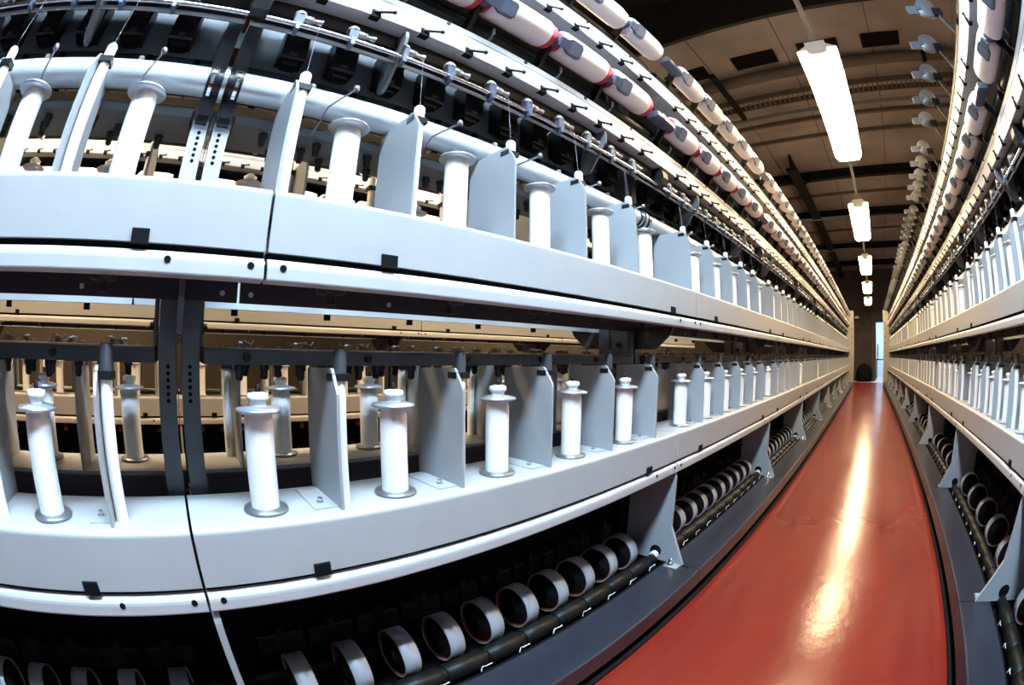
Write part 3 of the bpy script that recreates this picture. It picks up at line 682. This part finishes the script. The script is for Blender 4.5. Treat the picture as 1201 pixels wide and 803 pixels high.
NB = 'the machine with bare disc holders'
nf = lambda y: y < 4.4
bobbins(Af, range(-1, LASTS), 'lo', nf, ('white bobbin in the front row on the lower tray', ('the dark double post', 'the next tray joint'), 'far along, red-ended package machine'), 'bobbins on the lower tray, red-ended package machine')
bobbins(Af, range(-1, LASTS), 'up', nf, ('white bobbin in the front row on the upper tray', ('the perforated double post', 'the next tray joint'), 'far along, red-ended package machine'), 'bobbins on the upper tray, red-ended package machine')
bobbins(Bf, range(-LASTS, 0), 'lo', lambda y: y < 5, 'white flanged bobbin on the lower tray of ' + NB, 'bobbins on the lower tray, disc holder machine')
bobbins(Bf, range(-LASTS, 0), 'up', lambda y: y < 5, 'white flanged bobbin on the upper tray of ' + NB, 'bobbins on the upper tray, disc holder machine')
bobbins(Ar, range(-2, 1), 'lo', lambda y: -1.2 < y < 2.5, 'white flanged bobbin behind the front row on the lower tray, ' + NA, 'bobbins on the rear lower tray')
bobbins(Ar, range(-2, 1), 'up', lambda y: False, 'white flanged bobbin behind the front row on the upper tray, ' + NA, 'bobbins on the rear upper tray')
bobbins(Cf, range(-2, 2), 'lo', lambda y: False, 'bobbin on the lower tray of the cream machine behind', 'bobbins on the cream machine lower tray')
bobbins(Cf, range(-2, 2), 'up', lambda y: False, 'bobbin on the upper tray of the cream machine behind', 'bobbins on the cream machine upper tray')

# ------------------------------------------------------------------ yarn packages on the winding rows
def pk(n, red):
    y = MB().lathe([(0.040, -0.164), (0.056, -0.164), (0.066, -0.156), (0.071, -0.140), (0.072, 0.0), (0.071, 0.125), (0.067, 0.140), (0.062, 0.146), (0.040, 0.147)], YARNP, n=n, axis='v')
    e = RED if red else CAPW
    t1 = MB().lathe([(0.062, 0.1465), (0.066, 0.149), (0.066, 0.156), (0.060, 0.157), (0.060, 0.160), (0.064, 0.161), (0.064, 0.169), (0.030, 0.171)], e, n=n, axis='v')
    t0 = MB().lathe([(0.030, -0.176), (0.050, -0.174), (0.054, -0.163)], e, n=n, axis='v')
    return y, t0, t1
PK = {}
for red in (0, 1):
    y, t0, t1 = pk(28, red); y2, t02, t12 = pk(14, red)
    PK[red] = (y.mesh('yarn'), t0.mesh('tube_end'), t1.mesh('tube_rim'), MB().merge(y2).merge(t02).merge(t12).mesh('package'))
ROW1, ROW2 = (0.375, 1.337), (0.41, 1.853)
def packages(sd, ks, row, red, nearf, label, group):
    uu, ww = row
    for k in ks:
        for i in range(10):
            if (i % 2 == 0) != (row is ROW1): continue
            v = k * SEC + POS[i]
            loc = sd.world((uu, v, ww)); rz = PI if sd.flip else 0
            if nearf(loc[1] / S):
                r = ob('yarn_package', None, None, loc, rz)
                ob('yarn', PK[red][0], r); ob('tube_end', PK[red][1], r); ob('tube_rim', PK[red][2], r)
            else: r = ob('yarn_package', PK[red][3], None, loc, rz)
            tag(r, label if isinstance(label, str) else which(label[0], k, i // 2, 5, label[1], label[2]), 'yarn package', group)
            sx = '_m' if sd.flip else ''
            c = sd.put('package_cradle', me('cradle'), (uu, v + (0.193 if sd.flip else -0.193), ww + FL))
            sd.put('paddle', me('paddle' + sx), parent=c)
            if (i > 7 if sd.flip else i < 2): sd.put('cradle_arm', me('carm' + sx), parent=c)
packages(Af, range(-1, LASTS), ROW1, 1, lambda y: y < 4.5, ('red-ended white yarn package', ('the black rounded block', 'the gap with the blue-grey arm'), 'far along the lower winding row'), 'red-ended packages on the lower winding row')
packages(Af, range(-1, LASTS), ROW2, 0, lambda y: y < 5.5, ('plain white top-row yarn package', ('the black rounded block', 'the gap with the blue-grey arm'), 'far along above the red-ended ones'), 'plain packages on the top winding row')
packages(Bf, range(-LASTS, 0), ROW1, 0, lambda y: y < 6, 'white yarn package with grey thumb paddle below the bare disc holders', 'packages below the disc holders')
packages(Cf, range(-2, 2), ROW1, 0, lambda y: False, 'white package on the winding row of the cream machine behind', 'packages on the cream machine')
packages(Cf, range(-2, 2), ROW2, 0, lambda y: False, 'white package on the top row of the cream machine behind', 'packages on the cream machine top row')
for k in range(-LASTS, 0):
    for i in range(1, 10, 2):
        v = k * SEC + POS[i]
        c = Bf.put('disc_holder', me('ebar'), (0.45, v, 2.0 + FL))
        Bf.put('disc', me('edisc'), (0, 0.0, 0), parent=c); Bf.put('paddle', me('epad'), parent=c)

# ------------------------------------------------------------------ feed spools at the foot of the machines
sp1 = MB().lathe([(0.094, -0.030), (0.097, -0.034), (0.100, -0.032), (0.100, 0.032), (0.097, 0.034), (0.094, 0.030), (0.094, -0.030)], SPOOL, n=32, axis='v', caps=False)
sp2 = MB().lathe([(0.0935, -0.028), (0.0935, 0.028), (0.089, 0.028), (0.089, -0.028), (0.0935, -0.028)], CORE, n=28, axis='v', caps=False)
sp3 = MB().lathe([(0.040, -0.045), (0.044, -0.03), (0.0875, -0.022), (0.0875, 0.022), (0.044, 0.03), (0.040, 0.045)], BLACK, n=24, axis='v')  # black end faces: shade inside the ring put into the colour
SPM = (sp1.mesh('yarn_ring'), sp2.mesh('core'), sp3.mesh('hub'))
SPALL = MB().lathe([(0.094, -0.030), (0.097, -0.034), (0.100, -0.032), (0.100, 0.032), (0.097, 0.034), (0.094, 0.030)], SPOOL, n=18, axis='v', caps=False).lathe([(0.0945, -0.024), (0.0945, 0.024)], BLACK, n=18, axis='v').mesh('spool')  # inner black disc paints the same shaded hollow
def spools(sd, ks, nearf, label, group, step=1):
    for k in ks:
        for i in range(0, 10, step):
            loc = sd.world((0.20, k * SEC + POS[i] + 0.012, -1.072)); rz = PI if sd.flip else 0
            if nearf(loc[1] / S):
                r = ob('feed_spool', None, None, loc, rz)
                for n_, d in zip(('yarn_ring', 'core', 'hub'), SPM): ob(n_, d, r)
            else: r = ob('feed_spool', SPALL, None, loc, rz)
            tag(r, label if isinstance(label, str) else which(label[0], k, i, 10, label[1], label[2]), 'spool', group)
spools(Af, range(-1, LASTS), lambda y: y < 5, ('silver feed spool on black rollers', ('the edge-on foot bracket', 'the broad grey foot bracket'), 'far along under the red-ended package machine'), 'feed spools of the red-ended package machine')
spools(Bf, range(-LASTS, 0), lambda y: y < 5, 'silver feed spool on black rollers at the foot of ' + NB, 'feed spools of the disc holder machine', 2)
spools(Cf, range(-2, 2), lambda y: False, 'dark feed spool at the foot of the cream machine behind', 'feed spools of the cream machine')

# ------------------------------------------------------------------ end of the aisle
tb = ob('office_table', None, None, (0.95 * S, 28.2 * S, 0)); tag(tb, 'dark table inside the bright doorway', 'table')
ob('table_top', MB().box(-0.45, 0.6, -0.4, 0.4, 1.08, 1.14, BLACK).mesh('table_top'), tb)
for x in (-0.4, 0.55):
    for y in (-0.35, 0.35): ob('leg', MB().box(x - 0.03, x + 0.03, y - 0.03, y + 0.03, 0, 1.08, BLACK).mesh('leg'), tb)
mn = ob('computer_monitor', None, None, (0.62 * S, 28.2 * S, 1.14 * S)); tag(mn, 'dark upright monitor on the table in the doorway', 'monitor')
ob('screen', MB().box(-0.03, 0.03, -0.25, 0.25, 0.12, 0.85, BLACK, 0.01).mesh('screen'), mn)
ob('stand', MB().box(-0.12, 0.12, -0.12, 0.12, 0, 0.02, BLACK).box(-0.02, 0.02, -0.04, 0.04, 0.02, 0.14, BLACK).mesh('stand'), mn)
sk = MB()
prf = [(0.42, 0.0), (0.50, 0.08), (0.52, 0.35), (0.47, 0.62), (0.36, 0.80), (0.20, 0.90), (0.05, 0.93)]
sk.lathe(prf, MATTE, n=14)
so = tag(ob('waste_sack', sk.mesh('waste_sack'), None, (-0.25 * S, 25.4 * S, 0)), 'full black sack against the dark wall at the aisle end', 'sack')
wl = ob('wall_lamp', MB().lathe([(0.02, 0.12), (0.10, 0.10), (0.16, 0.05), (0.17, 0.0), (0.10, -0.04), (0.02, -0.05)], CAPW, n=16).mesh('wall_lamp'), None, (-0.72 * S, 25.82 * S, Z(2.0)))
tag(wl, 'small white dome lamp high on the dark end wall', 'wall lamp')
